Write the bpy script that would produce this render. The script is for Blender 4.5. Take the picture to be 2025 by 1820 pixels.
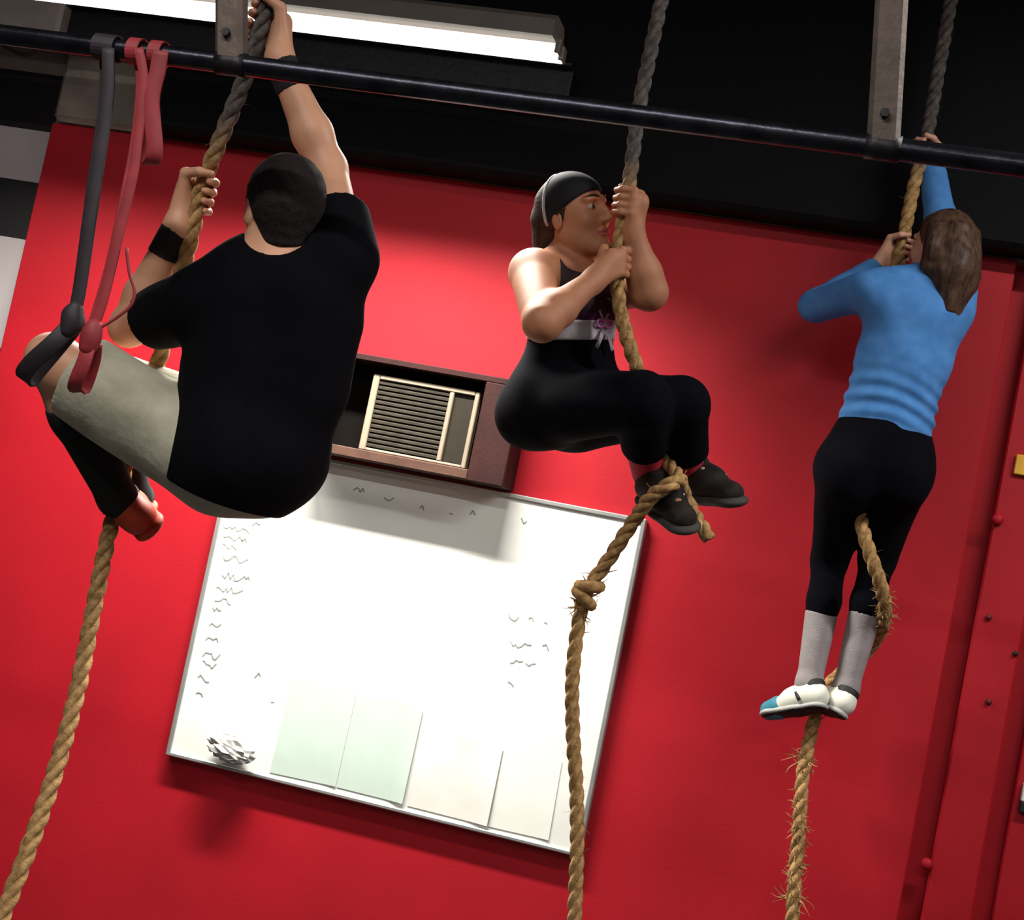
import bpy, math, random
import numpy as np
from mathutils import Vector, Matrix

for o in list(bpy.data.objects):
    bpy.data.objects.remove(o, do_unlink=True)
scene = bpy.context.scene
COL = scene.collection
random.seed(7)
rng = np.random.default_rng(7)

# ------------------------------------------------------------------ camera
W, H, F = 2025, 1820, 3000.0
YAW, PITCH, ROLL, DIST, CAMZ = 0.2373, 0.0709, 0.2016, 5.1111, 1.6
CAM = np.array([0.0, -DIST, CAMZ])
fwd = np.array([-math.sin(YAW)*math.cos(PITCH), math.cos(YAW)*math.cos(PITCH), math.sin(PITCH)])
_r = np.cross(fwd, [0, 0, 1]); _r /= np.linalg.norm(_r)
_u = np.cross(_r, fwd)
RT = math.cos(ROLL)*_r + math.sin(ROLL)*_u
UP = -math.sin(ROLL)*_r + math.cos(ROLL)*_u
cd = bpy.data.cameras.new('camera'); cam = bpy.data.objects.new('camera', cd); COL.objects.link(cam)
cd.sensor_width = 36; cd.sensor_fit = 'HORIZONTAL'; cd.lens = 36*F/W
cd.clip_start = 0.05; cd.clip_end = 100
m = Matrix.Identity(4)
for i in range(3):
    m[i][0] = RT[i]; m[i][1] = UP[i]; m[i][2] = -fwd[i]; m[i][3] = CAM[i]
cam.matrix_world = m
scene.camera = cam

# ------------------------------------------------------------------ world, lights, exposure
scene.view_settings.view_transform = 'Standard'
scene.view_settings.look = 'None'
scene.view_settings.gamma = 1.0
scene.view_settings.use_curve_mapping = False
scene.view_settings.exposure = 0.0
w = bpy.data.worlds.new('world'); scene.world = w; w.use_nodes = True
w.node_tree.nodes['Background'].inputs[0].default_value = (0.02, 0.02, 0.024, 1)
w.node_tree.nodes['Background'].inputs[1].default_value = 1.0

def area(name, loc, sx, sy, power, rot=(0, 0, 0), col=(1, 0.96, 0.88), spread=180):
    l = bpy.data.lights.new(name, 'AREA'); l.shape = 'RECTANGLE'; l.size = sx; l.size_y = sy
    l.energy = power; l.color = col; l.spread = math.radians(spread)
    o = bpy.data.objects.new(name, l); COL.objects.link(o); o.location = loc; o.rotation_euler = rot
    return o
# fluorescent rows of the gym ceiling
area('fixture_light_bright_half', (-1.72, -0.80, 3.115), 1.1, 0.10, 108, spread=128)
area('fixture_light_dim_half', (-2.96, -0.80, 3.115), 1.1, 0.10, 34, spread=128)
area('ceiling_light_row_right', (1.9, -1.9, 3.9), 2.4, 0.14, 110, col=(1, 0.97, 0.93))
area('ceiling_light_row_middle', (-1.6, -4.2, 3.9), 2.4, 0.14, 90, col=(1, 0.97, 0.93))
area('ceiling_light_row_rear', (1.0, -6.5, 3.9), 2.4, 0.14, 90, col=(1, 0.97, 0.93))

# ------------------------------------------------------------------ helpers
def P(x, y, d):
    return CAM + d*(fwd + RT*(x-W/2)/F - UP*(y-H/2)/F)
def onY(x, y, Y):
    v = fwd + RT*(x-W/2)/F - UP*(y-H/2)/F
    return CAM + v*((Y-CAM[1])/v[1])
def nrm(v):
    v = np.asarray(v, float); return v/np.linalg.norm(v)
def srgb(r, g, b):
    def c(x):
        x /= 255.0
        return x/12.92 if x <= .04045 else ((x+.055)/1.055)**2.4
    return (c(r), c(g), c(b), 1)

MATS = {}
def mat(name, c, rough=.6, metal=0, var=.12, scale=12, bump=0, bscale=60, emit=None, spec=.5, sheen=0, c2=None, stretch=None):
    if name in MATS: return MATS[name]
    M = bpy.data.materials.new(name); M.use_nodes = True
    nt = M.node_tree; b = nt.nodes['Principled BSDF']
    b.inputs['Roughness'].default_value = rough; b.inputs['Metallic'].default_value = metal
    b.inputs['Specular IOR Level'].default_value = spec
    if sheen:
        b.inputs['Sheen Weight'].default_value = sheen
    tc = nt.nodes.new('ShaderNodeTexCoord')
    no = nt.nodes.new('ShaderNodeTexNoise'); no.inputs['Scale'].default_value = scale; no.inputs['Detail'].default_value = 6
    if stretch:
        mp = nt.nodes.new('ShaderNodeMapping'); mp.inputs['Scale'].default_value = stretch
        nt.links.new(tc.outputs['Object'], mp.inputs['Vector']); nt.links.new(mp.outputs['Vector'], no.inputs['Vector'])
    else:
        nt.links.new(tc.outputs['Object'], no.inputs['Vector'])
    rp = nt.nodes.new('ShaderNodeValToRGB')
    lo = [x*(1-var) for x in c[:3]]+[1]; hi = [min(1, x*(1+var)) for x in c[:3]]+[1]
    if c2 is not None: lo, hi = list(c), list(c2)
    rp.color_ramp.elements[0].position = .3; rp.color_ramp.elements[0].color = lo
    rp.color_ramp.elements[1].position = .7; rp.color_ramp.elements[1].color = hi
    nt.links.new(no.outputs['Fac'], rp.inputs['Fac'])
    nt.links.new(rp.outputs['Color'], b.inputs['Base Color'])
    if bump:
        n2 = nt.nodes.new('ShaderNodeTexNoise'); n2.inputs['Scale'].default_value = bscale; n2.inputs['Detail'].default_value = 4
        nt.links.new(tc.outputs['Object'], n2.inputs['Vector'])
        bp = nt.nodes.new('ShaderNodeBump'); bp.inputs['Strength'].default_value = bump; bp.inputs['Distance'].default_value = .01
        nt.links.new(n2.outputs['Fac'], bp.inputs['Height']); nt.links.new(bp.outputs['Normal'], b.inputs['Normal'])
    if emit:
        b.inputs['Emission Color'].default_value = (*emit[0], 1); b.inputs['Emission Strength'].default_value = emit[1]
    MATS[name] = M
    return M

def mesh_obj(name, v, f, material=None, parent=None, smooth=False, matidx=None):
    me = bpy.data.meshes.new(name)
    v = np.asarray(v, np.float32)
    if isinstance(f, np.ndarray):
        n = len(f); k = f.shape[1]
        me.vertices.add(len(v)); me.vertices.foreach_set('co', v.ravel())
        me.loops.add(n*k); me.loops.foreach_set('vertex_index', f.astype(np.int32).ravel())
        me.polygons.add(n); me.polygons.foreach_set('loop_start', np.arange(0, n*k, k, dtype=np.int32))
        me.update(calc_edges=True)
    else:
        me.from_pydata([tuple(map(float, p)) for p in v], [], f); me.update()
    ms = material if isinstance(material, (list, tuple)) else [material]
    for x in ms:
        if x: me.materials.append(x)
    if matidx is not None:
        me.polygons.foreach_set('material_index', np.asarray(matidx, np.int32))
    if smooth:
        me.polygons.foreach_set('use_smooth', np.ones(len(me.polygons), bool))
    me.validate()
    o = bpy.data.objects.new(name, me); COL.objects.link(o)
    if parent is not None:
        o.parent = parent
        o.matrix_parent_inverse = Matrix.Translation(-parent.location)
    return o
def thing(name, label, cat, loc, group=None):
    o = bpy.data.objects.new(name, None); COL.objects.link(o); o.location = [float(x) for x in loc]
    o.empty_display_size = .05
    o['label'] = label; o['category'] = cat
    if group: o['group'] = group
    return o
def tag(o, label, cat, group=None):
    o['label'] = label; o['category'] = cat
    if group: o['group'] = group
    return o
def struct(o):
    o['kind'] = 'structure'; return o

def bevbox(lo, hi, bv=.004):
    """box with chamfered edges, axis aligned: verts, faces"""
    lo = np.array(lo, float); hi = np.array(hi, float)
    bv = min(bv, .45*float((hi-lo).min()))
    vs = []; idx = {}
    for sx in (0, 1):
        for sy in (0, 1):
            for sz in (0, 1):
                s = (sx, sy, sz)
                for ax in range(3):
                    p = [0, 0, 0]
                    for q in range(3):
                        e = (lo, hi)[s[q]][q]
                        p[q] = e if q == ax else e+(bv if s[q] == 0 else -bv)
                    idx[(s, ax)] = len(vs); vs.append(p)
    fs = []
    for ax in range(3):
        o1, o2 = [q for q in range(3) if q != ax]
        for sd in (0, 1):
            c = []
            for a, b in ((0, 0), (1, 0), (1, 1), (0, 1)):
                s = [0, 0, 0]; s[ax] = sd; s[o1] = a; s[o2] = b; c.append(idx[(tuple(s), ax)])
            fs.append(c)
    for ax in range(3):
        o1, o2 = [q for q in range(3) if q != ax]
        for a in (0, 1):
            for b in (0, 1):
                s0 = [0, 0, 0]; s0[o1] = a; s0[o2] = b; s1 = list(s0); s1[ax] = 1
                fs.append([idx[(tuple(s0), o1)], idx[(tuple(s1), o1)], idx[(tuple(s1), o2)], idx[(tuple(s0), o2)]])
    for sx in (0, 1):
        for sy in (0, 1):
            for sz in (0, 1):
                fs.append([idx[((sx, sy, sz), a)] for a in range(3)])
    # orient outward
    c = (lo+hi)/2; vs = np.array(vs); out = []
    for q in fs:
        n = np.cross(vs[q[1]]-vs[q[0]], vs[q[2]]-vs[q[0]])
        out.append(q if n@(vs[q].mean(0)-c) > 0 else q[::-1])
    return vs, out
def box(name, lo, hi, m, parent=None, bv=.004):
    v, f = bevbox(lo, hi, bv); return mesh_obj(name, v, f, m, parent)
def merge(parts):
    vs, fs, n = [], [], 0
    for v, f in parts:
        vs.append(np.asarray(v)); fs += [[i+n for i in q] for q in f]; n += len(v)
    return np.vstack(vs), fs

def catmull(pts, n=12):
    p = np.array(pts, float); p = np.vstack([2*p[0]-p[1], p, 2*p[-1]-p[-2]]); out = []
    for i in range(1, len(p)-2):
        for t in np.linspace(0, 1, n, endpoint=False):
            a, b, c, d = p[i-1:i+3]
            out.append(.5*((2*b)+(-a+c)*t+(2*a-5*b+4*c-d)*t*t+(-a+3*b-3*c+d)*t**3))
    out.append(p[-2]); return np.array(out)
def resample(p, step):
    s = np.r_[0, np.cumsum(np.linalg.norm(np.diff(p, axis=0), axis=1))]
    n = max(2, int(s[-1]/step)); t = np.linspace(0, s[-1], n+1)
    return np.stack([np.interp(t, s, p[:, i]) for i in range(3)], 1), t
def frames(p, hint=None):
    T = np.gradient(p, axis=0); T /= np.linalg.norm(T, axis=1)[:, None]
    N = np.zeros_like(p)
    n = np.array(hint if hint is not None else (RT), float)
    for i in range(len(p)):
        n = n-T[i]*(n@T[i]); n /= np.linalg.norm(n); N[i] = n
        if hint is not None: n = np.array(hint, float)
    return T, N, np.cross(T, N)
def sweep(p, prof, hint=None, scale=None, closed=False):
    """sweep closed 2D profile along polyline"""
    T, N, B = frames(p, hint); k = len(prof); prof = np.array(prof)
    sc = np.ones(len(p)) if scale is None else np.asarray(scale)
    v = (p[:, None, :]+sc[:, None, None]*(prof[None, :, 0:1]*N[:, None, :]+prof[None, :, 1:2]*B[:, None, :])).reshape(-1, 3)
    f = []
    n = len(p)
    for i in range(n if closed else n-1):
        for j in range(k):
            a = i*k+j; b = i*k+(j+1) % k; i2 = (i+1) % n
            f.append([a, b, i2*k+(j+1) % k, i2*k+j])
    if not closed:
        f.append(list(range(k))[::-1]); f.append([(n-1)*k+j for j in range(k)])
    return v, f
def circ(r, n=10):
    return [(r*math.cos(2*math.pi*i/n), r*math.sin(2*math.pi*i/n)) for i in range(n)]
def rrect(w_, h_, r=.3):
    x, y = w_/2, h_/2; c = min(w_, h_)*r
    return [(-x+c, -y), (x-c, -y), (x, -y+c), (x, y-c), (x-c, y), (-x+c, y), (-x, y-c), (-x, -y+c)]
def tube(name, pts, r, m, parent=None, n=10, step=.02, smooth=True, spl=True):
    p = catmull(pts, 8) if spl and len(pts) > 2 else np.array(pts, float)
    p, _ = resample(p, step); v, f = sweep(p, circ(r, n))
    return mesh_obj(name, v, f, m, parent, smooth)

# ------------------------------------------------------------------ signed-distance body builder
def smax(a, b, k=.007):
    h = np.clip(.5-.5*(b-a)/k, 0, 1)
    return b*(1-h)+a*h+k*h*(1-h)
class Field:
    def __init__(s): s.pr = []
    def cone(s, a, b, ra, rb, k=.03, flat=None, cap=0, sub=False):
        s.pr.append(('c', np.array(a, float), np.array(b, float), ra, rb, k, flat, cap, sub)); return s
    def ell(s, c, ax, r, k=.03, sub=False):
        s.pr.append(('e', np.array(c, float), np.array([nrm(x) for x in ax]), np.array(r, float), None, k, None, 0, sub)); return s
    def bounds(s, off):
        lo = np.full(3, 1e9); hi = -lo
        for q in s.pr:
            if q[8]: continue
            if q[0] == 'c':
                r = max(q[3], q[4]); l = np.minimum(q[1], q[2])-r; h = np.maximum(q[1], q[2])+r
            else:
                e = np.sqrt(((q[2]*q[3][:, None])**2).sum(0)); l = q[1]-e; h = q[1]+e
            lo = np.minimum(lo, l); hi = np.maximum(hi, h)
        return lo-off-.02, hi+off+.02
    def mesh(s, h=.005, off=0., cuts=(), noise=None, ext=None):
        lo, hi = s.bounds(off)
        n = np.ceil((hi-lo)/h).astype(int)+2
        g = [lo[i]+h*np.arange(n[i]) for i in range(3)]
        D = np.full(n, .08, np.float32)
        for q in s.pr:
            k = q[5]; mg = off+k+.03
            if q[0] == 'c':
                r = max(q[3], q[4]); l = np.minimum(q[1], q[2])-r-mg; u = np.maximum(q[1], q[2])+r+mg
            else:
                e = np.sqrt(((q[2]*q[3][:, None])**2).sum(0)); l = q[1]-e-mg; u = q[1]+e+mg
            i0 = np.clip(((l-lo)/h).astype(int), 0, n-1); i1 = np.clip(np.ceil((u-lo)/h).astype(int)+1, 1, n)
            if (i1 <= i0).any(): continue
            sl = tuple(slice(i0[i], i1[i]) for i in range(3))
            X = (g[0][sl[0]][:, None, None]-q[1][0]).astype(np.float32)
            Y = (g[1][sl[1]][None, :, None]-q[1][1]).astype(np.float32)
            Z = (g[2][sl[2]][None, None, :]-q[1][2]).astype(np.float32)
            if q[0] == 'c':
                d = q[2]-q[1]; L2 = max(float(d@d), 1e-9)
                tt = (X*d[0]+Y*d[1]+Z*d[2])/L2; t = np.clip(tt, 0, 1)
                ex = X-t*d[0]; ey = Y-t*d[1]; ez = Z-t*d[2]
                dd = ex*ex+ey*ey+ez*ez
                if q[6] is not None:
                    ax, ra = q[6]; c = ex*ax[0]+ey*ax[1]+ez*ax[2]
                    dd = dd+(ra*ra-1)*c*c
                rad = q[3]+(q[4]-q[3])*t
                ds = np.sqrt(dd)
                v = ds-rad
                if q[6] is not None:
                    # scale back to metric distance
                    true = np.sqrt(ex*ex+ey*ey+ez*ez)
                    v = v*np.clip(true/np.maximum(ds, 1e-5), 1/q[6][1], 1)
                if q[7] & 1: v = np.maximum(v, (tt-1)*math.sqrt(L2))
                if q[7] & 2: v = np.maximum(v, -tt*math.sqrt(L2))
            else:
                A, r = q[2], q[3]
                c0 = (X*A[0][0]+Y*A[0][1]+Z*A[0][2])/r[0]; c1 = (X*A[1][0]+Y*A[1][1]+Z*A[1][2])/r[1]; c2 = (X*A[2][0]+Y*A[2][1]+Z*A[2][2])/r[2]
                k0 = np.sqrt(c0*c0+c1*c1+c2*c2); k1 = np.sqrt((c0/r[0])**2+(c1/r[1])**2+(c2/r[2])**2)
                v = k0*(k0-1)/np.maximum(k1, 1e-4)
            B = D[sl]
            if q[8]:
                hh = np.clip(.5-.5*(B+v)/k, 0, 1); D[sl] = B*(1-hh)-v*hh+k*hh*(1-hh)
            else:
                hh = np.clip(.5+.5*(B-v)/k, 0, 1); D[sl] = B*(1-hh)+v*hh-k*hh*(1-hh)
        D -= off
        G = (g[0][:, None, None], g[1][None, :, None], g[2][None, None, :])
        if noise is not None: D += noise(*G).astype(np.float32)
        for pt, nn in cuts:
            D = smax(D, ((G[0]-pt[0])*nn[0]+(G[1]-pt[1])*nn[1]+(G[2]-pt[2])*nn[2]).astype(np.float32))
        if ext is not None: D = ext(D, *G)
        D[0] = D[-1] = .05; D[:, 0] = D[:, -1] = .05; D[:, :, 0] = D[:, :, -1] = .05
        return surfnet(D, lo, h)
def surfnet(D, lo, h):
    S = D < 0
    nx, ny, nz = D.shape
    cnt = np.zeros((nx-1, ny-1, nz-1), np.int8)
    for a in (0, 1):
        for b in (0, 1):
            for c in (0, 1):
                cnt += S[a:nx-1+a, b:ny-1+b, c:nz-1+c]
    act = (cnt > 0) & (cnt < 8)
    I, J, K = np.nonzero(act)
    idx = np.full(act.shape, -1, np.int32); idx[I, J, K] = np.arange(len(I))
    acc = np.zeros((len(I), 3), np.float32); num = np.zeros(len(I), np.float32)
    cs = [(a, b, c) for a in (0, 1) for b in (0, 1) for c in (0, 1)]
    for p in cs:
        for ax in range(3):
            if p[ax]: continue
            q = list(p); q[ax] = 1
            d0 = D[I+p[0], J+p[1], K+p[2]]; d1 = D[I+q[0], J+q[1], K+q[2]]
            m_ = (d0 < 0) != (d1 < 0)
            t = np.where(m_, d0/np.where(m_, d0-d1, 1), 0)
            for c in range(3):
                acc[:, c] += np.where(m_, p[c]+(t if c == ax else 0), 0)
            num += m_
    V = acc/num[:, None]+np.stack([I, J, K], 1)
    V = V*h+lo
    Q = []
    for ax in range(3):
        s0 = [slice(None)]*3; s1 = [slice(None)]*3
        s0[ax] = slice(0, -1); s1[ax] = slice(1, None)
        A, B = S[tuple(s0)], S[tuple(s1)]
        e = np.argwhere(A != B)
        o1, o2 = [(1, 2), (2, 0), (0, 1)][ax]
        e = e[(e[:, o1] > 0) & (e[:, o2] > 0)]
        def cell(d1, d2):
            c = e.copy(); c[:, o1] -= d1; c[:, o2] -= d2
            return idx[c[:, 0], c[:, 1], c[:, 2]]
        q = np.stack([cell(1, 1), cell(0, 1), cell(0, 0), cell(1, 0)], 1)
        fl = ~A[e[:, 0], e[:, 1], e[:, 2]]
        q[fl] = q[fl][:, ::-1]
        Q.append(q)
    Q = np.vstack(Q)
    return V, Q[(Q >= 0).all(1)]
def folds(amp, freq, seed=0, aniso=(1, 1, 1)):
    r = np.random.default_rng(seed); ws = [(nrm(r.normal(size=3))*np.array(aniso)*freq*(.6+.8*r.random()), r.random()*6.28) for _ in range(6)]
    def fn(x, y, z):
        s = 0
        for k, (w_, ph) in enumerate(ws):
            s = s+np.sin(w_[0]*x+w_[1]*y+w_[2]*z+ph+1.3*np.sin(.6*(w_[2]*x+w_[0]*y+w_[1]*z)))
        return amp*s/3
    return fn
def sdf_obj(name, fld, m, parent, h=.005, off=0., cuts=(), noise=None, ext=None, classify=None):
    v, q = fld.mesh(h, off, cuts, noise, ext)
    mi = None
    if classify is not None:
        mi = classify(v[q].mean(1))
    return mesh_obj(name, v, q, m, parent, True, mi)

# ------------------------------------------------------------------ materials
M_red = mat('red_wall_paint', srgb(168, 15, 31), .6, spec=.3, var=.08, scale=3, bump=.05, bscale=90)
M_black = mat('black_paint', srgb(5, 4, 9), .8, spec=.2, var=.3, scale=2, bump=.1)
M_plaster = mat('grey_plaster', srgb(150, 140, 132), .8, var=.25, scale=6, bump=.3, bscale=30)
M_floor = mat('black_rubber_floor', srgb(40, 40, 42), .85, var=.3, scale=40, bump=.2)
M_room = mat('room_wall_paint', srgb(150, 140, 136), .8, var=.05)
M_ceil = mat('dark_ceiling_paint', srgb(10, 9, 13), .9, spec=.1, var=.2)
M_beam = mat('dark_steel', srgb(20, 18, 22), .5, .3, var=.3, scale=9, bump=.15)
M_beamg = mat('lit_grey_steel', srgb(140, 130, 126), .6, .1, var=.2, scale=9)  # lamplit tone of the dark beam, put into the colour
M_bar = mat('black_pipe', srgb(48, 48, 56), .3, .85, var=.4, scale=25, bump=.08)
M_strut = mat('worn_brown_steel', srgb(86, 74, 66), .6, .3, var=.3, scale=14, bump=.2)
M_fix = mat('fixture_grey_enamel', srgb(92, 86, 80), .6, .1, var=.1)
M_tube = mat('lit_tube', (1, .97, .9, 1), .4, emit=((1, .97, .9), 2.6), var=0)
M_white = mat('whiteboard_enamel', srgb(238, 240, 234), .3, var=.02)
M_alu = mat('aluminium_trim', srgb(176, 178, 176), .4, .6, var=.1)
M_ink = mat('grey_marker_ink', srgb(150, 156, 152), .8, var=.3)
M_green = mat('pale_green_sheet', srgb(200, 218, 206), .6, var=.03)
M_paper = mat('white_sheet', srgb(240, 240, 232), .7, var=.02)
M_pinkp = mat('smudged_sheet', srgb(236, 231, 224), .7, var=.06, scale=8)
M_foil = mat('crumpled_foil', srgb(190, 190, 186), .5, .3, var=.2, scale=30)
M_wood = mat('dark_brown_wood', srgb(46, 20, 18), .7, spec=.2, var=.3, scale=8, bump=.1)
M_wood2 = mat('lit_brown_wood', srgb(78, 54, 45), .7, spec=.2, var=.2, scale=14, bump=.1)  # paler brown: overhead light on the bottom lip, painted into the colour
M_dark = mat('recess_shade', srgb(12, 9, 7), .9, spec=.1)  # shade inside the surround and behind the slats, painted near-black
M_bez = mat('beige_plastic', srgb(134, 122, 104), .6, var=.08)
M_slat = mat('dusty_brown_slat', srgb(47, 42, 33), .7, spec=.2, var=.3, scale=30)
M_ctrl = mat('olive_plastic_panel', srgb(38, 33, 24), .7, spec=.2, var=.15)
M_skin1 = mat('skin_light', srgb(205, 152, 122), .5, var=.08, scale=14, spec=.4)
M_skin2 = mat('skin_tan', srgb(166, 112, 82), .6, var=.08, scale=14, spec=.4)
M_skin3 = mat('skin_fair', srgb(206, 156, 130), .5, var=.06, scale=14, spec=.4)
M_lip = mat('lip', srgb(150, 72, 66), .45)
M_eyew = mat('eye_white', srgb(165, 148, 138), .4, var=.02)
M_iris = mat('eye_dark', srgb(40, 26, 20), .2)
M_hair1 = mat('short_black_hair', srgb(34, 28, 28), .75, spec=.15, var=.4, scale=160, bump=.5, bscale=400)
M_hair2 = mat('dark_brown_hair', srgb(44, 29, 23), .7, spec=.15, stretch=(1, 1, .15), var=.45, scale=80, bump=.3, bscale=150)
M_tee = mat('black_cotton', srgb(7, 6, 11), 1, var=.2, scale=40, spec=.12)
M_shorts = mat('grey_shorts', srgb(170, 166, 144), .9, scale=11, c2=srgb(204, 200, 178), bump=.2)
M_sock1 = mat('black_green_sock', srgb(14, 15, 11), .9, var=.4, scale=8)
M_orange = mat('orange_shoe', srgb(214, 92, 34), .6, c2=srgb(186, 52, 30), scale=7)
M_wrist = mat('black_wristband', srgb(24, 18, 24), .9)
M_legg = mat('navy_black_leggings', srgb(8, 8, 15), 1, var=.2, scale=20, spec=.08)
M_tank = mat('dark_plum_tank', srgb(38, 14, 24), .85, var=.2)
M_purple = mat('purple_print', srgb(92, 34, 84), .8, c2=srgb(60, 14, 56), scale=60)
M_band = mat('white_waistband', srgb(205, 196, 204), .8, c2=srgb(165, 158, 165), scale=22)
M_pink = mat('pink_ribbon', srgb(196, 110, 170), .7)
M_greyrib = mat('grey_ribbon', srgb(150, 142, 152), .7)
M_hband = mat('black_headband', srgb(26, 25, 28), .8, spec=.15)
M_hedge = mat('grey_headband_edge', srgb(150, 146, 150), .8)
M_rsock = mat('red_sock', srgb(196, 40, 62), .9)
M_bshoe = mat('black_patterned_shoe', srgb(20, 17, 15), .8, spec=.2, c2=srgb(48, 42, 37), scale=22)
M_bsole = mat('dark_grey_sole', srgb(52, 50, 48), .8, var=.3, scale=20)
M_light = mat('pale_shoe_patch', srgb(190, 182, 164), .7)
M_blue = mat('sky_blue_jersey', srgb(66, 120, 182), .9, spec=.2, c2=srgb(80, 136, 198), scale=26)
M_gsock = mat('grey_sock', srgb(146, 138, 138), .9, var=.08, scale=30, bump=.15, bscale=160)
M_wshoe = mat('white_shoe_mesh', srgb(222, 222, 208), .7, var=.05)
M_wsole = mat('grey_white_sole', srgb(170, 170, 166), .7, var=.05)
M_teal = mat('teal_shoe_toe', srgb(36, 120, 138), .7)
M_blk = mat('black_trim', srgb(18, 18, 18), .7)
M_bracelet = mat('red_bracelet', srgb(150, 60, 50), .7)
M_bband = mat('black_rubber_band', srgb(44, 36, 42), .6, var=.3, scale=15)
M_rband = mat('red_rubber_band', srgb(150, 46, 52), .6, var=.25, scale=15)
M_yellow = mat('yellow_sign_paint', srgb(226, 168, 50), .6)
M_hole = mat('dark_hole', srgb(96, 10, 22), .6)
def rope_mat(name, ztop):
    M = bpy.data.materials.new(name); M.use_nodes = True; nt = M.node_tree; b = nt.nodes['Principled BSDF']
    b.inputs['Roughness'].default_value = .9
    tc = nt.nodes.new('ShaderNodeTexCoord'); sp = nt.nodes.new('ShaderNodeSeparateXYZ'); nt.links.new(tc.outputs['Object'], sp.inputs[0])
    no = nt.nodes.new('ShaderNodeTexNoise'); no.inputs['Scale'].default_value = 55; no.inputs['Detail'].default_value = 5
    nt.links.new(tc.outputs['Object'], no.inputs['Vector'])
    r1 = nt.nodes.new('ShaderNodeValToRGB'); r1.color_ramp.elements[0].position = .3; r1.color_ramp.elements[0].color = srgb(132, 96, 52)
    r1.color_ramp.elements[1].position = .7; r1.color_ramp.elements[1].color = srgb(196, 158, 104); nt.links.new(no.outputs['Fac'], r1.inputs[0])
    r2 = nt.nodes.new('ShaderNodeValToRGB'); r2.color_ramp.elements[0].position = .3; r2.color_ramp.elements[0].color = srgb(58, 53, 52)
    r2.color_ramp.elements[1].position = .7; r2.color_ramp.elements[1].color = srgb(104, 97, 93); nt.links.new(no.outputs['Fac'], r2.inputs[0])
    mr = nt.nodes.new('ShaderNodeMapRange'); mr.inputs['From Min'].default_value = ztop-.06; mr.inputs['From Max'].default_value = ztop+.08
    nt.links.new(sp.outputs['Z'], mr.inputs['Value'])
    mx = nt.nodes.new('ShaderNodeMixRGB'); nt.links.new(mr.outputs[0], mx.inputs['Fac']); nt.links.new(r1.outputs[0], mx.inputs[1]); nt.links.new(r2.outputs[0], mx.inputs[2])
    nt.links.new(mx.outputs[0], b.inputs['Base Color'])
    n2 = nt.nodes.new('ShaderNodeTexNoise'); n2.inputs['Scale'].default_value = 220; nt.links.new(tc.outputs['Object'], n2.inputs['Vector'])
    bp = nt.nodes.new('ShaderNodeBump'); bp.inputs['Strength'].default_value = .5; bp.inputs['Distance'].default_value = .004
    nt.links.new(n2.outputs['Fac'], bp.inputs['Height']); nt.links.new(bp.outputs['Normal'], b.inputs['Normal'])
    return M

# ------------------------------------------------------------------ room
ZTOP = 2.926; XL = -3.281; XR = 0.313; CEIL = 4.1
fl = struct(box('floor', (-7, -9, -.1), (5, .3, 0), M_floor, bv=.001))
ce = struct(box('ceiling', (-7, -9, CEIL), (5, .3, CEIL+.1), M_ceil, bv=.001))
# red wall: main panel, then recessed channels and a vertical batten at the right
wb = struct(box('wall_back', (XL, 0, 0), (XR-.012, .12, ZTOP), M_red, bv=.004))
GW = .058; BW = .15
box('channel_back', (XR-.012, .07, 0), (XR+GW, .12, ZTOP), M_red, wb, .001)
box('batten', (XR+GW, .004, 0), (XR+GW+BW, .12, ZTOP), M_red, wb, .006)
box('channel_back', (XR+GW+BW, .06, 0), (XR+GW+BW+.06, .12, ZTOP), M_red, wb, .001)
box('wall_panel', (XR+GW+BW+.06, 0, 0), (5, .12, ZTOP), M_red, wb, .004)
up = struct(box('wall_upper', (XL, .02, ZTOP), (5, .15, CEIL), M_plaster, bv=.002))
xf = onY(268, 200, -.12)[0]
fa = struct(box('trim_1', (xf, -.12, ZTOP+.004), (5, .02, CEIL), M_black, bv=.02))
# left wall with black and white painted bands
def bands_mat():
    M = bpy.data.materials.new('black_white_bands'); M.use_nodes = True; nt = M.node_tree; b = nt.nodes['Principled BSDF']
    b.inputs['Roughness'].default_value = .6
    tc = nt.nodes.new('ShaderNodeTexCoord'); sp = nt.nodes.new('ShaderNodeSeparateXYZ'); nt.links.new(tc.outputs['Object'], sp.inputs[0])
    zs = [onY(1, y, .06)[2] for y in (690, 468, 355, 250, 138)]
    mr = nt.nodes.new('ShaderNodeMapRange'); mr.inputs['From Min'].default_value = 1.5; mr.inputs['From Max'].default_value = 3.5
    nt.links.new(sp.outputs['Z'], mr.inputs['Value'])
    rp = nt.nodes.new('ShaderNodeValToRGB'); rp.color_ramp.interpolation = 'CONSTANT'
    cols = [srgb(13, 11, 15), srgb(182, 173, 175), srgb(13, 11, 15), srgb(182, 173, 175), srgb(13, 11, 15), srgb(140, 130, 128)]
    e = rp.color_ramp.elements
    e[0].position = 0; e[0].color = cols[0]; e[1].position = (zs[0]-1.5)/2; e[1].color = cols[1]
    for z, c in zip(zs[1:], cols[2:]):
        n = e.new((z-1.5)/2); n.color = c
    nt.links.new(mr.outputs[0], rp.inputs[0]); nt.links.new(rp.outputs[0], b.inputs['Base Color'])
    return M
wl = struct(box('wall_left', (-7, .05, 0), (XL, .15, CEIL), bands_mat(), bv=.002))
struct(box('wall_right', (5, -9, 0), (5.1, .3, CEIL), M_room, bv=.001))
struct(box('wall_far_left', (-7.1, -9, 0), (-7, .3, CEIL), M_room, bv=.001))
struct(box('wall_rear', (-7, -9.1, 0), (5, -9, CEIL), M_room, bv=.001))
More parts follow.
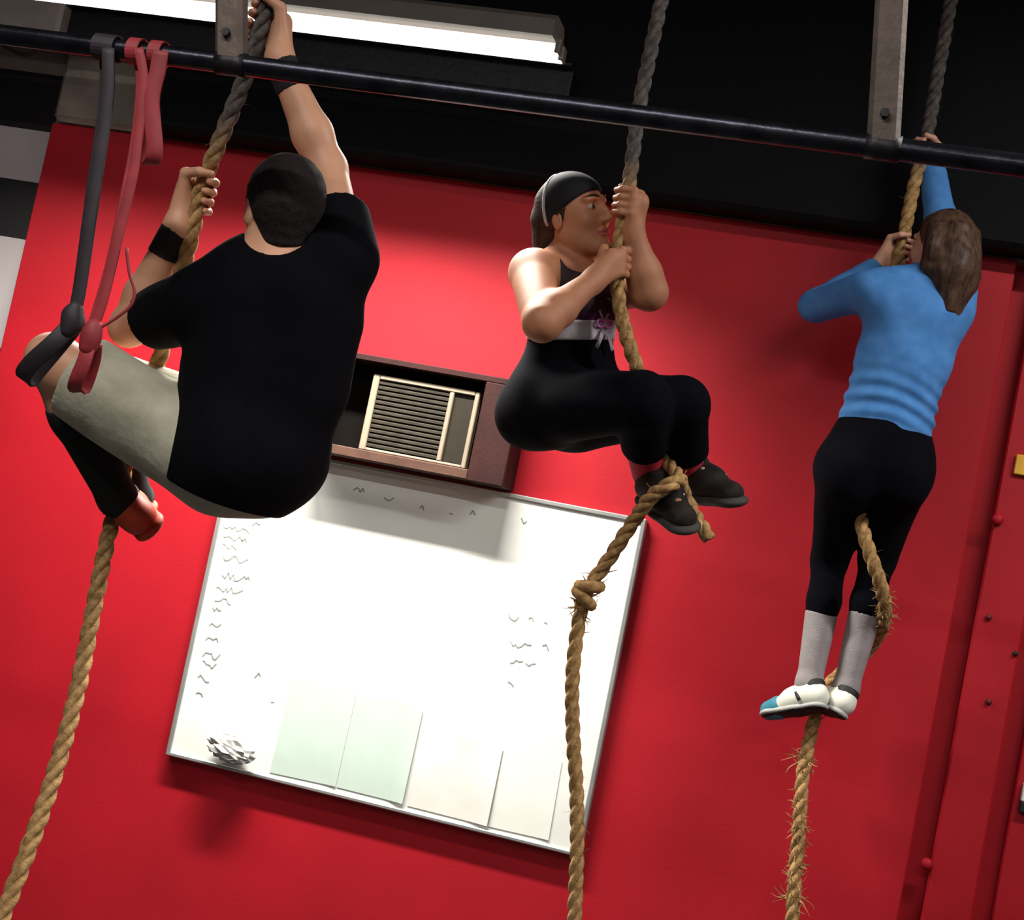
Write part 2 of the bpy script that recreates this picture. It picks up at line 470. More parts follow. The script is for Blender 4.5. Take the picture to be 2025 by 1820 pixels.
# bolt heads on the batten, and small holes made as raised dark studs
for x, y, r, mm in ((1972, 1028, .019, M_red), (1832, 1708, .019, M_red), (1955, 1221, .010, M_hole), (2008, 1293, .009, M_blk), (1955, 1388, .010, M_hole)):
    p = onY(x, y, .004); v, f = [], []
    n = 12; prof = [(r, 0), (r, -r*.7), (r*.75, -r*1.15), (r*.3, -r*1.3)]
    for (rr, yy) in prof:
        for i in range(n):
            a = 2*math.pi*i/n; v.append((p[0]+rr*math.cos(a), p[1]+yy, p[2]+rr*math.sin(a)))
    for k in range(3):
        for i in range(n):
            f.append([k*n+i, k*n+(i+1) % n, (k+1)*n+(i+1) % n, (k+1)*n+i])
    f.append([3*n+i for i in range(n)])
    mesh_obj('bolt', v, f, mm, wb, True)
# grey plaster pier between left wall and black fascia
px0 = onY(108, 180, -.03)[0]
struct(box('trim_2', (XL+.01, -.03, ZTOP+.006), (xf-.005, .02, ZTOP+.36), M_plaster, bv=.02))
# signs cut by the right picture edge
p = onY(2016, 920, 0); p2 = onY(2006, 898, 0); p3 = onY(2003, 938, 0)
sg = thing('wall_sign', 'yellow sign on the red wall at the right picture edge', 'sign', (p2[0], -.012, p3[2]))
box('panel', (p3[0], -.012, p3[2]), (p3[0]+.3, 0, p2[2]), M_yellow, sg, .003)
p2 = onY(2017, 1545, 0); p3 = onY(2013, 1604, 0)
sb = thing('wall_box', 'small white box with black base at right edge of red wall', 'box', (p3[0], -.03, p3[2]))
zm = p3[2]+(p2[2]-p3[2])*.36
box('cover', (p3[0], -.03, zm), (p3[0]+.1, 0, p2[2]), M_paper, sb, .004)
box('base', (p3[0], -.028, p3[2]), (p3[0]+.1, 0, zm), M_blk, sb, .003)

# ------------------------------------------------------------------ whiteboard
bx0, bz0, bw, bh = -2.253, .7128, 1.524, 1.1446
YB = -.030
wbd = thing('whiteboard', 'large whiteboard in thin metal frame on the red wall', 'whiteboard', (bx0+bw/2, YB, bz0))
pan = box('panel', (bx0+.012, YB, bz0+.012), (bx0+bw-.012, -.002, bz0+bh-.012), M_white, wbd, .002)
for lo, hi in (((bx0, YB-.008, bz0), (bx0+.016, -.002, bz0+bh)), ((bx0+bw-.016, YB-.008, bz0), (bx0+bw, -.002, bz0+bh)),
               ((bx0+.016, YB-.008, bz0+bh-.016), (bx0+bw-.016, -.002, bz0+bh)), ((bx0+.016, YB-.008, bz0), (bx0+bw-.016, -.002, bz0+.014))):
    box('frame_rail', lo, hi, M_alu, wbd, .003)
# handwriting: thin strokes lying on the panel
def scribble(cx, cz, width, h_, seed):
    r = random.Random(seed); pts = []; x = 0
    while x < width:
        pts.append((cx+x, cz+r.uniform(-h_, h_)*.5)); x += r.uniform(.006, .014)
    parts = []
    for (x1, z1), (x2, z2) in zip(pts, pts[1:]):
        
        d = nrm((x2-x1, z2-z1)); nx, nz = -d[1]*.0022, d[0]*.0022
        y0, y1 = YB-.0012, YB+.0003
        v = [(x1+nx, y0, z1+nz), (x2+nx, y0, z2+nz), (x2-nx, y0, z2-nz), (x1-nx, y0, z1-nz), (x1+nx, y1, z1+nz), (x2+nx, y1, z2+nz), (x2-nx, y1, z2-nz), (x1-nx, y1, z1-nz)]
        parts.append((np.array(v), [[3, 2, 1, 0], [4, 5, 6, 7], [0, 1, 5, 4], [1, 2, 6, 5], [2, 3, 7, 6], [3, 0, 4, 7]]))
    return parts
def bpx(x, y): return onY(x, y, YB)
lines = [[(440, 1042, 60), (500, 1035, 20)], [(442, 1062, 45), (478, 1070, 14)], [(440, 1080, 34)], [(442, 1102, 55)], [(440, 1137, 60)], [(428, 1162, 60)],
         [(425, 1185, 40)], [(420, 1207, 20)], [(414, 1234, 28)], [(408, 1262, 26)], [(402, 1293, 36)], [(400, 1312, 30)], [(392, 1340, 28)], [(388, 1372, 16)],
         [(1005, 1218, 20), (1045, 1224, 14), (1076, 1232, 10)], [(1008, 1272, 42), (1072, 1280, 20)], [(1010, 1306, 26), (1040, 1312, 24)], [(1004, 1352, 12)],
         [(700, 965, 24), (760, 985, 20), (830, 1005, 14), (890, 1010, 10), (930, 1015, 12), (1030, 1030, 12)], [(505, 1335, 16), (535, 1392, 12)]]
for i, ln in enumerate(lines):
    ps = []
    for j, (x, y, wpx) in enumerate(ln):
        q = bpx(x, y); v, f = merge(scribble(q[0], q[2], wpx/540, .024, i*10+j)); mesh_obj('written_word', v, f, M_ink, wbd)
# sheets fixed to the board (slightly curled)
def sheet(name, tl, tr, br, bl, m, label, lift=.012, side=1, grp='sheets fixed along the bottom of the whiteboard'):
    A = [bpx(*q) for q in (tl, tr, br, bl)]; nx, nz = 14, 12; v = []
    for layer in (0, 1):
        for j in range(nz+1):
            for i in range(nx+1):
                s, t = i/nx, j/nz
                q = (A[0]*(1-s)+A[1]*s)*(1-t)+(A[3]*(1-s)+A[2]*s)*t
                e = s if side > 0 else 1-s
                y = YB-.0012-lift*max(0, (e-.72)/.28)**2*(.35+.65*t)-(.0008 if layer else 0)
                v.append((q[0], y, q[2]))
    N = (nx+1)*(nz+1); f = []
    for j in range(nz):
        for i in range(nx):
            a = j*(nx+1)+i; b = [a, a+1, a+nx+2, a+nx+1]; f.append(b); f.append([k+N for k in b[::-1]])
    ring = [i for i in range(nx+1)]+[j*(nx+1)+nx for j in range(1, nz+1)]+[nz*(nx+1)+i for i in range(nx-1, -1, -1)]+[j*(nx+1) for j in range(nz-1, 0, -1)]
    for a, b in zip(ring, ring[1:]+ring[:1]): f.append([b, a, a+N, b+N])
    o = mesh_obj(name, v, f, m); tag(o, label, 'sheet', grp); return o
sheet('plastic_sheet', (578, 1340), (706, 1370), (664, 1556), (534, 1528), M_green, 'left pale green sheet at bottom of whiteboard', .002)
sheet('plastic_sheet', (708, 1371), (838, 1402), (797, 1590), (666, 1557), M_green, 'right pale green sheet at bottom of whiteboard', .010)
sheet('paper_sheet', (842, 1440), (996, 1478), (964, 1634), (806, 1594), M_pinkp, 'smudged white paper sheet low on whiteboard beside the green sheets', .010)
sheet('paper_sheet', (998, 1478), (1112, 1505), (1085, 1662), (966, 1635), M_paper, 'plain white paper sheet low on whiteboard next to the rope', .002)
# crumpled foil on the lower frame edge
q = bpx(462, 1502)
v, f = [], []
n1, n2 = 22, 14; rr = np.random.default_rng(3)
for j in range(n2+1):
    th = math.pi*j/n2
    for i in range(n1):
        ph = 2*math.pi*i/n1; k = 1+rr.uniform(-.22, .22)
        v.append((q[0]+.085*k*math.sin(th)*math.cos(ph), YB-.045+.036*k*math.sin(th)*math.sin(ph), q[2]+.038+.042*k*math.cos(th)-.10*(math.sin(th)*math.cos(ph)*.085)))
for j in range(n2):
    for i in range(n1):
        f.append([j*n1+i, (j+1)*n1+i, (j+1)*n1+(i+1) % n1, j*n1+(i+1) % n1])
tag(mesh_obj('crumpled_foil', v, f, M_foil), 'crumpled silver foil at lower left corner of whiteboard', 'foil')

# ------------------------------------------------------------------ air conditioner in wooden surround
YA = -.16
tl = onY(700, 697, YA); tr = onY(966, 742, YA); br = onY(930, 948, YA)
ax1 = onY(1000, 850, YA)[0]+.03; ax0 = onY(620, 780, YA)[0]; az1 = (tl[2]+tr[2])/2; az0 = onY(800, 925, YA)[2]
ah = thing('air_conditioner_surround', 'dark brown wooden surround boxing the wall air conditioner', 'surround', ((ax0+ax1)/2, YA/2, az0))
sw = .13
box('top_board', (ax0, YA, az1-.022), (ax1, -.002, az1), M_wood, ah, .003)
box('bottom_board', (ax0, YA, az0), (ax1-sw, -.002, az0+.034), M_wood2, ah, .003)
box('side_board', (ax0, YA, az0+.034), (ax0+.03, -.002, az1-.022), M_wood, ah, .003)
box('side_board', (ax1-sw, YA-.004, az0-.004), (ax1, -.002, az1-.022), M_wood, ah, .004)
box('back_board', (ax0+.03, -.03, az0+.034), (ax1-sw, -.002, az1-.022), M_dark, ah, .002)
ac = thing('air_conditioner', 'beige framed window air conditioner with brown slats', 'air conditioner', ((ax0+ax1)/2, YA/2, az0+.034))
YF = -.12
gl = onY(738, 738, YF); gr = onY(950, 778, YF); gb = onY(712, 888, YF); gm = onY(888, 768, YF)
gx0 = onY(725, 815, YF)[0]; gx1 = onY(936, 850, YF)[0]; gz1 = (gl[2]+gr[2])/2; gz0 = az0+.036; gxm = onY(878, 840, YF)[0]
box('body', (gx0+.004, YF+.02, gz0+.002), (gx1-.004, -.032, gz1-.004), M_dark, ac, .004)
t_ = .016
for nm, lo, hi in (('bezel', (gx0, YF-.008, gz0), (gx0+.024, YF+.03, gz1)), ('bezel', (gx1-t_, YF-.008, gz0), (gx1, YF+.03, gz1)),
                   ('bezel', (gx0+.024, YF-.008, gz1-t_), (gx1-t_, YF+.03, gz1)), ('bezel', (gx0+.024, YF-.008, gz0), (gx1-t_, YF+.03, gz0+.010)), ('bezel', (gxm, YF-.008, gz0+.010), (gxm+t_, YF+.03, gz1-t_))):
    box(nm, lo, hi, M_bez, ac, .003)
box('control_panel', (gxm+t_, YF+.004, gz0+.010), (gx1-t_, YF+.03, gz1-t_), M_ctrl, ac, .003)
ns = 14
zz0, zz1 = gz0+.012, gz1-t_-.002
for i in range(ns):
    z = zz0+(zz1-zz0)*(i+.5)/ns; hh = (zz1-zz0)/ns*.34
    v, f = bevbox((gx0+.024, YF-.002, z-hh), (gxm, YF+.022, z+hh), .002)
    v[:, 2] += (v[:, 1]-YF)*.35
    mesh_obj('slat', v, f, M_slat, ac)

# ------------------------------------------------------------------ beam, light fixture
YL = -0.80
la = onY(1118, 100, YL); lb = onY(570, 30, YL); lz = (la[2]+lb[2])/2
fx1 = la[0]; fx0 = fx1-2.44
lf = thing('fluorescent_fixture', 'long fluorescent ceiling fixture with two lit white tubes', 'light', ((fx0+fx1)/2, YL, lz))
hv = [(-.07, .0), (.07, .0), (.07, .05), (.05, .07), (-.05, .07), (-.07, .05)]
v, f = [], []
for x in (fx0, fx1-.03):
    for a, b in hv: v.append((x, YL+a, lz+.012+b))
f = [[i, (i+1) % 6, 6+(i+1) % 6, 6+i] for i in range(6)]+[[5, 4, 3, 2, 1, 0], list(range(6, 12))]
mesh_obj('housing', v, f, M_fix, lf)
for s in (-1, 1):
    p, _ = resample(np.array([(fx0+.02, YL+s*.030, lz-.016), (fx1-.012, YL+s*.030, lz-.016)]), .3)
    vv, ff = sweep(p, circ(.019, 14)); mesh_obj('fluorescent_tube', vv, ff, M_tube, lf, True)
    for xe in (fx0+.01, fx1-.012):
        box('tube_holder', (xe-.01, YL+s*.030-.02, lz-.03), (xe+.006, YL+s*.030+.02, lz+.014), M_fix, lf, .003)
# hangers up to the ceiling
for xx in (fx0+.4, fx1-.4):
    tube('hanger', [(xx, YL, lz+.08), (xx, YL, CEIL)], .004, M_beam, lf, 6, .5)
# horizontal steel beam behind the pull-up bar
YM = -.205
ba = onY(800, 95, YM)[2]; bb = onY(800, 170, YM)[2]
bm = thing('steel_beam', 'dark horizontal steel beam under the fluorescent light', 'beam', (-2.5, YM, bb))
xb0, xb1 = onY(140, 50, YM)[0], onY(1130, 170, YM)[0]
box('web', (-6.9, YM-.015, bb+.012), (xb1, YM+.015, ba-.012), M_beam, bm, .002)
box('flange', (-6.9, YM-.06, ba-.014), (xb1, YM+.06, ba), M_beam, bm, .003)
box('flange', (-6.9, YM-.06, bb), (xb1, YM+.06, bb+.014), M_beam, bm, .003)
box('lit_end', (-6.5, YM-.075, bb-.012), (xb0, YM+.075, ba+.03), M_beamg, bm, .012)  # added casing: paler colour stands for light on the beam's left end
# cable drooping at top left
cb = tube('cable', [onY(-10, 70, -.2), onY(15, 95, -.2), onY(50, 108, -.2), onY(80, 95, -.2), onY(100, 62, -.2)], .008, M_blk, None, 8)
tag(cb, 'thin black cable drooping below the beam at top left', 'cable')

# ------------------------------------------------------------------ pull-up bar with struts
YBAR = -2.32
zs_ = [onY(x, y, YBAR)[2] for x, y in ((400, 122), (1100, 205), (1600, 272), (2025, 330))]
ZBAR = float(np.mean(zs_))
rig = thing('pull_up_bar', 'long black steel pull-up bar crossing above the climbers', 'pull-up bar', (-1, YBAR, ZBAR))
vv, ff = sweep(np.array([(x, YBAR, ZBAR) for x in np.linspace(-3.4, 2.4, 30)]), circ(.021, 20), hint=(0, 0, 1))
mesh_obj('bar', vv, ff, M_bar, rig, True)
for (x0, y0, x1, y1) in ((462, 112, 462, -330), (1748, 285, 1775, -180)):
    a = onY(x0, y0, YBAR); b = onY(x1, y1, YBAR); d = nrm(b-a); b = a+d*((CEIL-a[2])/d[2])
    a2 = a.copy(); a2[2] = ZBAR-.004; 
    p, _ = resample(np.array([a2, b]), .1)
    vv, ff = sweep(p, rrect(.06, .045, .2), hint=(1, 0, 0)); st = mesh_obj('strut', vv, ff, M_strut, rig)
    # clamp round the bar and bolt heads
    vv, ff = sweep(np.array([(a[0]+t, YBAR, ZBAR) for t in np.linspace(-.032, .032, 4)]), circ(.0245, 18), hint=(0, 0, 1))
    mesh_obj('clamp', vv, ff, M_beam, rig, True)
    for hz in (.06,):
        q = a2+d*hz; vv, ff = sweep(np.array([q+np.array((0, -.022, 0)), q+np.array((0, -.034, 0))]), circ(.009, 6), hint=(1, 0, 0))
        mesh_obj('bolt', vv, ff, M_beam, st)

# ------------------------------------------------------------------ resistance bands on the bar
def ribbon(pts, wd, th, hint, scale=None):
    p, _ = resample(catmull(pts, 10), .012); return sweep(p, rrect(wd, th, .35), hint=hint)
dB = lambda x: float((np.array((onY(x, 110, YBAR)))-CAM)@fwd)
def bar_loop(xpx, wd, parent, m):
    c = onY(xpx, 100, YBAR); pts = []
    for i in range(24):
        a = 2*math.pi*i/24; pts.append((c[0], YBAR+.0245*math.cos(a), ZBAR+.0245*math.sin(a)))
    T = np.array(pts)
    # flat strip wrapped round the bar: closed ring with width along x
    v, f = [], []
    for (q, i) in zip(T, range(24)):
        rdir = nrm((0, q[1]-YBAR, q[2]-ZBAR))
        for (dx, dr) in ((-wd/2, 0), (wd/2, 0), (wd/2, .004), (-wd/2, .004)):
            v.append(q+np.array((dx, 0, 0))+rdir*dr)
    for i in range(24):
        for j in range(4):
            f.append([i*4+j, i*4+(j+1) % 4, ((i+1) % 24)*4+(j+1) % 4, ((i+1) % 24)*4+j])
    return mesh_obj('bar_loop', v, f, m, parent)
d = dB(215)-.03
HN = nrm(RT)
b1 = thing('resistance_band', 'long black rubber resistance band hanging from the pull-up bar', 'resistance band', P(60, 750, d+.05), 'resistance bands')
bar_loop(212, .05, b1, M_bband)
v, f = merge([ribbon([P(214, 95, d), P(212, 200, d), P(186, 380, d), P(160, 560, d), P(148, 618, d)], .027, .006, HN),
              ribbon([P(208, 95, d+.05), P(206, 200, d+.04), P(181, 380, d+.02), P(157, 560, d+.01), P(146, 618, d+.008)], .024, .006, HN)])
mesh_obj('strand', v, f, M_bband, b1, True)
knot = Field().ell(P(146, 632, d), (nrm(RT+UP), nrm(UP-RT), fwd), (.016, .026, .013)).cone(P(151, 608, d), P(134, 655, d), .012, .015)
sdf_obj('knot', knot, M_bband, b1, .004)
lp = resample(catmull([P(140, 645, d), P(105, 680, d-.01), P(66, 715, d), P(46, 742, d+.02), P(56, 752, d+.05), P(86, 718, d+.05), P(118, 680, d+.04), P(144, 648, d+.005)], 10), .008)[0]
v, f = sweep(lp, rrect(.038, .007, .35), hint=nrm(RT*.7-UP*.55+fwd*.1)); mesh_obj('end_loop', v, f, M_bband, b1, True)
d = dB(290)-.035
b2 = thing('resistance_band', 'long red rubber resistance band tangled beside the black one', 'resistance band', P(150, 770, d+.05), 'resistance bands')
bar_loop(272, .028, b2, M_rband)
v, f = merge([ribbon([P(274, 95, d), P(284, 160, d), P(275, 260, d), P(262, 350, d), P(236, 460, d), P(205, 590, d), P(182, 655, d)], .021, .005, HN),
              ribbon([P(268, 95, d+.05), P(277, 165, d+.04), P(266, 280, d+.03), P(243, 400, d+.02), P(215, 530, d+.01), P(178, 655, d+.005)], .018, .005, HN)])
mesh_obj('strand', v, f, M_rband, b2, True)
knot = Field().ell(P(180, 665, d), (RT, UP, fwd), (.016, .022, .015)).cone(P(188, 645, d), P(172, 690, d), .012, .014)
sdf_obj('knot', knot, M_rband, b2, .004)
lp = resample(catmull([P(178, 670, d), P(168, 710, d-.01), P(150, 755, d), P(150, 772, d+.03), P(166, 768, d+.045), P(184, 715, d+.03), P(188, 680, d+.005)], 10), .008)[0]
v, f = sweep(lp, rrect(.030, .006, .35), hint=nrm(RT)); mesh_obj('end_loop', v, f, M_rband, b2, True)
mesh_obj('thin_cord', *sweep(resample(catmull([P(250, 490, d), P(256, 540, d), P(266, 575, d), P(258, 605, d), P(225, 632, d), P(186, 655, d)], 8), .01)[0], circ(.0035, 6)), M_rband, b2, True)
b3 = thing('resistance_band', 'short dark red resistance band looped on the pull-up bar', 'resistance band', P(300, 325, d), 'resistance bands')
bar_loop(316, .028, b3, M_rband)
lp = resample(catmull([P(318, 100, d), P(312, 140, d), P(300, 200, d), P(306, 290, d), P(302, 318, d+.01), P(296, 318, d+.04), P(292, 260, d+.05), P(290, 180, d+.05), P(312, 100, d+.055)], 10), .01)[0]
v, f = sweep(lp, rrect(.034, .006, .35), hint=HN); mesh_obj('strap', v, f, M_rband, b3, True)

# ------------------------------------------------------------------ ropes
def rope(pts, label, zgrey, r=.0205, fray=(), knotat=None, seed=1):
    p = catmull(pts, 14); p, s = resample(p, .008)
    T, N, B = frames(p)
    base = p[-1]
    t = thing('climbing_rope', label, 'rope', base, 'climbing ropes')
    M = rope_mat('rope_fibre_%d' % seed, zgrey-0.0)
    pitch = .135; rs = r*.54
    for k in range(3):
        a = 2*math.pi*(s/pitch+k/3)
        c = p+(r-rs)*1.02*(np.cos(a)[:, None]*N+np.sin(a)[:, None]*B)
        v, f = sweep(c, circ(rs, 8)); mesh_obj('strand', v, f, M, t, True)
    rr = np.random.default_rng(seed)
    # loose fibres
    parts = []
    def fibre(q, dr, L, w_):
        e = q+nrm(dr)*L; md = (q+e)/2+rr.normal(size=3)*L*.12
        pp = catmull([q, md, e], 3); parts.append(sweep(pp, circ(w_, 4), scale=np.linspace(1, .25, len(pp))))
    for (cx, n, spread, L) in fray:
        i = np.argmin(np.linalg.norm(p-cx, axis=1))
        for _ in range(n):
            j = int(np.clip(i+rr.normal()*spread/.008, 0, len(p)-1)); a = rr.uniform(0, 6.28)
            rd = np.cos(a)*N[j]+np.sin(a)*B[j]
            fibre(p[j]+rd*r*.8, rd+T[j]*rr.uniform(-1.6, 1.6), L*rr.uniform(.4, 1.2), rr.uniform(.0014, .0034))
    for _ in range(60):
        j = rr.integers(0, len(p)); a = rr.uniform(0, 6.28); rd = np.cos(a)*N[j]+np.sin(a)*B[j]
        fibre(p[j]+rd*r*.9, rd+T[j]*rr.uniform(-2, 2), .02*rr.uniform(.5, 1.2), .0008)
    v, f = merge(parts); o = mesh_obj('loose_fibres', v, f, M, t); o['kind'] = 'stuff'
    if knotat is not None:
        i = np.argmin(np.linalg.norm(p-knotat, axis=1))
        a = np.linspace(0, 2*math.pi, 30, endpoint=False)
        for (off, tilt) in ((-.018, .5), (.018, -.45)):
            c = p[i]+T[i]*off
            ring = c+(r*1.25)*(np.cos(a)[:, None]*N[i]+np.sin(a)[:, None]*B[i])+T[i]*(tilt*r*np.sin(a))[:, None]
            v, f = sweep(ring, circ(.0165, 8), closed=True); mesh_obj('knot_turn', v, f, M, t, True)
    return t, p
DM = 3.54
ropeM = [P(545, -60, DM), P(530, 0, DM), P(505, 90, DM), P(478, 170, DM), P(432, 285, DM), P(397, 380, DM+.02), P(375, 480, DM+.03), P(345, 590, DM+.04), P(312, 720, DM+.05), P(283, 810, DM+.07), P(252, 910, 3.63),
         P(228, 1010, 3.63), P(212, 1070, 3.60), P(186, 1200, 3.56), P(152, 1370, 3.5), P(105, 1540, 3.42), P(52, 1690, 3.34), P(5, 1810, 3.28), P(-50, 1940, 3.2)]
D2 = 4.10
ropeW = [P(1322, -60, D2), P(1308, 0, D2), P(1285, 110, D2), P(1262, 225, D2), P(1246, 350, D2), P(1234, 420, D2), P(1222, 500, D2), P(1220, 560, D2), P(1230, 630, D2), P(1250, 700, D2+.02), P(1276, 770, D2+.06), P(1306, 850, 4.17),
         P(1312, 905, 4.17), P(1345, 948, 4.07), P(1325, 958, 4.01), P(1286, 985, 4.05), P(1250, 1035, 4.12), P(1205, 1105, 4.15), P(1160, 1172, 4.15), P(1143, 1240, 4.15), P(1132, 1340, 4.15), P(1133, 1450, 4.15), P(1140, 1560, 4.14), P(1141, 1680, 4.12), P(1136, 1820, 4.1), P(1130, 1930, 4.1)]
ropeB = [P(1893, -60, 4.84), P(1881, 0, 4.84), P(1858, 130, 4.84), P(1832, 275, 4.84), P(1806, 375, 4.84), P(1784, 490, 4.84), P(1760, 620, 4.84), P(1735, 760, 4.84), P(1718, 880, 4.84), P(1704, 970, 4.74), P(1703, 1030, 4.60),
         P(1722, 1100, 4.555), P(1745, 1170, 4.58), P(1748, 1225, 4.66), P(1722, 1280, 4.80), P(1672, 1325, 4.83), P(1638, 1358, 4.78), P(1614, 1410, 4.72), P(1602, 1460, 4.70), P(1588, 1530, 4.68), P(1580, 1640, 4.66), P(1570, 1760, 4.64), P(1562, 1930, 4.62)]
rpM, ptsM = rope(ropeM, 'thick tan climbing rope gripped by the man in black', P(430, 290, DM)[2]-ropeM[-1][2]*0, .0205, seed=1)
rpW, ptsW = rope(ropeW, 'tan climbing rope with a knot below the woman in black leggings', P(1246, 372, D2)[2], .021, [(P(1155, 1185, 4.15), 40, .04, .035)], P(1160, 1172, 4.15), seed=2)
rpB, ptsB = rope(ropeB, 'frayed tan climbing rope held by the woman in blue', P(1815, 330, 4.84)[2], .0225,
                 [(P(1742, 1200, 4.62), 50, .06, .03), (P(1590, 1505, 4.68), 26, .012, .05), (P(1583, 1600, 4.66), 60, .12, .032), (P(1572, 1720, 4.65), 60, .06, .032), (P(1566, 1775, 4.64), 26, .008, .06)], seed=3)
# end of the wrapped bight seen under the woman's shoes
bt = resample(catmull([P(1345, 952, 4.12), P(1356, 985, 4.16), P(1372, 1015, 4.15), P(1390, 1045, 4.09), P(1402, 1066, 4.08)], 8), .008)[0]
def bight(t, p, r=.021):
    T, N, B = frames(p); s = np.arange(len(p))*.008
    for k in range(3):
        a = 2*math.pi*(s/.135+k/3); c = p+r*.47*(np.cos(a)[:, None]*N+np.sin(a)[:, None]*B)
        v, f = sweep(c, circ(r*.54, 8)); mesh_obj('bight_strand', v, f, bpy.data.materials['rope_fibre_2'], t, True)
bight(rpW, bt)

# ------------------------------------------------------------------ people
def hand(Fd, wrist, c, axis, R, side, sc=1.0):
    a = nrm(axis); wv = wrist-c; e1 = nrm(wv-a*(wv@a)); e2 = np.cross(a, e1)
    def ring(deg, rad, t):
        q = math.radians(deg); return c+a*t*sc+(R+rad*sc)*(math.cos(q)*e1+side*math.sin(q)*e2)
    Fd.cone(wrist, ring(18, .026, .004), .026*sc, .022*sc, .03, (a, .72))
    for i, t in enumerate((.033, .011, -.011, -.032)):
        kn = ring(62, .018, t); L = (1, 1.06, 1, .85)[i]
        Fd.cone(wrist+a*t*.45*sc, kn, .015*sc, .0122*sc, .014)
        p1 = ring(62+58*L, .013, t*1.02); p2 = ring(62+118*L, .010, t*1.0); p3 = ring(62+165*L, .010, t*.98)
        Fd.cone(kn, p1, .0112*sc, .0100*sc, .004).cone(p1, p2, .0098*sc, .0088*sc, .003).cone(p2, p3, .0088*sc, .0076*sc, .003)
    th0 = wrist*.55+ring(0, .028, .02)*.45
    t1 = ring(-25, .024, .034); t2 = ring(-80, .014, .046); t3 = ring(-128, .012, .050)
    Fd.cone(th0, t1, .017*sc, .0135*sc, .014).cone(t1, t2, .0125*sc, .0105*sc, .005).cone(t2, t3, .0105*sc, .0085*sc, .003)
def head(Fd, c, f, u, sc=1.0, fem=False):
    f = nrm(f); r = nrm(np.cross(f, u)); u = np.cross(r, f)
    def q(x, y, z): return c+sc*(r*x+f*y+u*z)
    A = (r, f, u); R3 = lambda *x: np.array(x)*sc
    Fd.ell(q(0, -.012, .030), A, R3(.076, .096, .086), .03)
    Fd.ell(q(0, .030, -.030), A, R3(.058, .064, .086), .035)
    jw = .043 if fem else .050
    for s in (-1, 1):
        Fd.cone(q(s*jw, -.005, -.052), q(s*.018, .066, -.100), .022*sc, .019*sc, .03)
        Fd.ell(q(s*.036, .062, -.022), A, R3(.024, .022, .022), .02)
        Fd.cone(q(s*.012, .090, .034), q(s*.048, .074, .033), .009*sc, .008*sc, .012)
        Fd.ell(q(s*.032, .093, .012), A, R3(.017, .012, .011), .012, sub=True)
    Fd.ell(q(0, .074, -.098), A, R3(.020, .018, .016), .02)
    Fd.cone(q(0, .092, .020), q(0, .113, -.026), .0085*sc, .0115*sc, .012)
    for s in (-1, 1): Fd.ell(q(s*.012, .100, -.030), A, R3(.009, .011, .008), .008)
    Fd.ell(q(0, .093, -.057), A, R3(.024, .010, .0065), .006)
    Fd.ell(q(0, .092, -.069), A, R3(.021, .011, .0075), .006)
    Fd.ell(q(0, .102, -.0632), A, R3(.022, .010, .0018), .003, sub=True)
    for s in (-1, 1):
        Fd.ell(q(s*.077, -.012, -.008), (nrm(r*s-f*.35), nrm(f+r*s*.35), u), R3(.009, .019, .032), .006)
        Fd.ell(q(s*.086, -.004, -.004), A, R3(.006, .010, .018), .005, sub=True)
    return q, A, f, r, u
def eyes(q, A, parent, sc, f):
    for s in (-1, 1):
        v, fc = Field().ell(q(s*.032, .0765, .010), A, np.array((.0135, .0115, .0105))*sc, .001).mesh(.0025)
        e = mesh_obj('eye', v, fc, [M_eyew, M_iris], parent, True, (np.linalg.norm(v[fc].mean(1)-q(s*.032, .091, .010), axis=1) < .0092*sc).astype(int))
def lipclass(q):
    lc = q(0, .100, -.063)
    def fn(cn):
        dd = np.abs(cn-lc); L = np.linalg.norm(cn-lc, axis=1)
        u = nrm(q(0, 0, 1)-q(0, 0, 0)); r = nrm(q(1, 0, 0)-q(0, 0, 0))
        return (((cn-lc)@u/.013)**2+((cn-lc)@r/.025)**2 < 1).astype(int)*(L < .04)
    return fn
def shoe(parent, heel, toe, up, L, mats, sc=1.0, high=0.0, name='shoe', patches=()):
    f = nrm(toe-heel); u = nrm(up-f*(up@f)); r = np.cross(f, u)
    def q(y, z, x=0): return heel+f*y*L+u*z*sc+r*x*sc
    Fd = Field()
    Fd.cone(q(.14, .046), q(.45, .045), .036*sc, .037*sc, .03)
    Fd.cone(q(.45, .042), q(.84, .030), .040*sc, .033*sc, .03, (u, 1.15))
    Fd.cone(q(.17, .05), q(.20, .085+high), .034*sc, .036*sc, .03, None, 1)
    Fd.cone(q(.30, .06), q(.52, .055), .034*sc, .030*sc, .03)
    up_o = sdf_obj(name, Fd, mats[0], parent, .004)
    S = Field().cone(q(.15, .010), q(.45, .010), .040*sc, .038*sc, .02, (u, 2.6)).cone(q(.45, .010), q(.85, .012), .040*sc, .042*sc, .02, (u, 2.6))
    sdf_obj('sole', S, mats[1], up_o, .004, classify=(lambda c: ((c-heel)@u < .003).astype(int)) if isinstance(mats[1], (list, tuple)) else None)
    return up_o, q, u, r, f
ZAX = np.array((0, 0, 1.0))

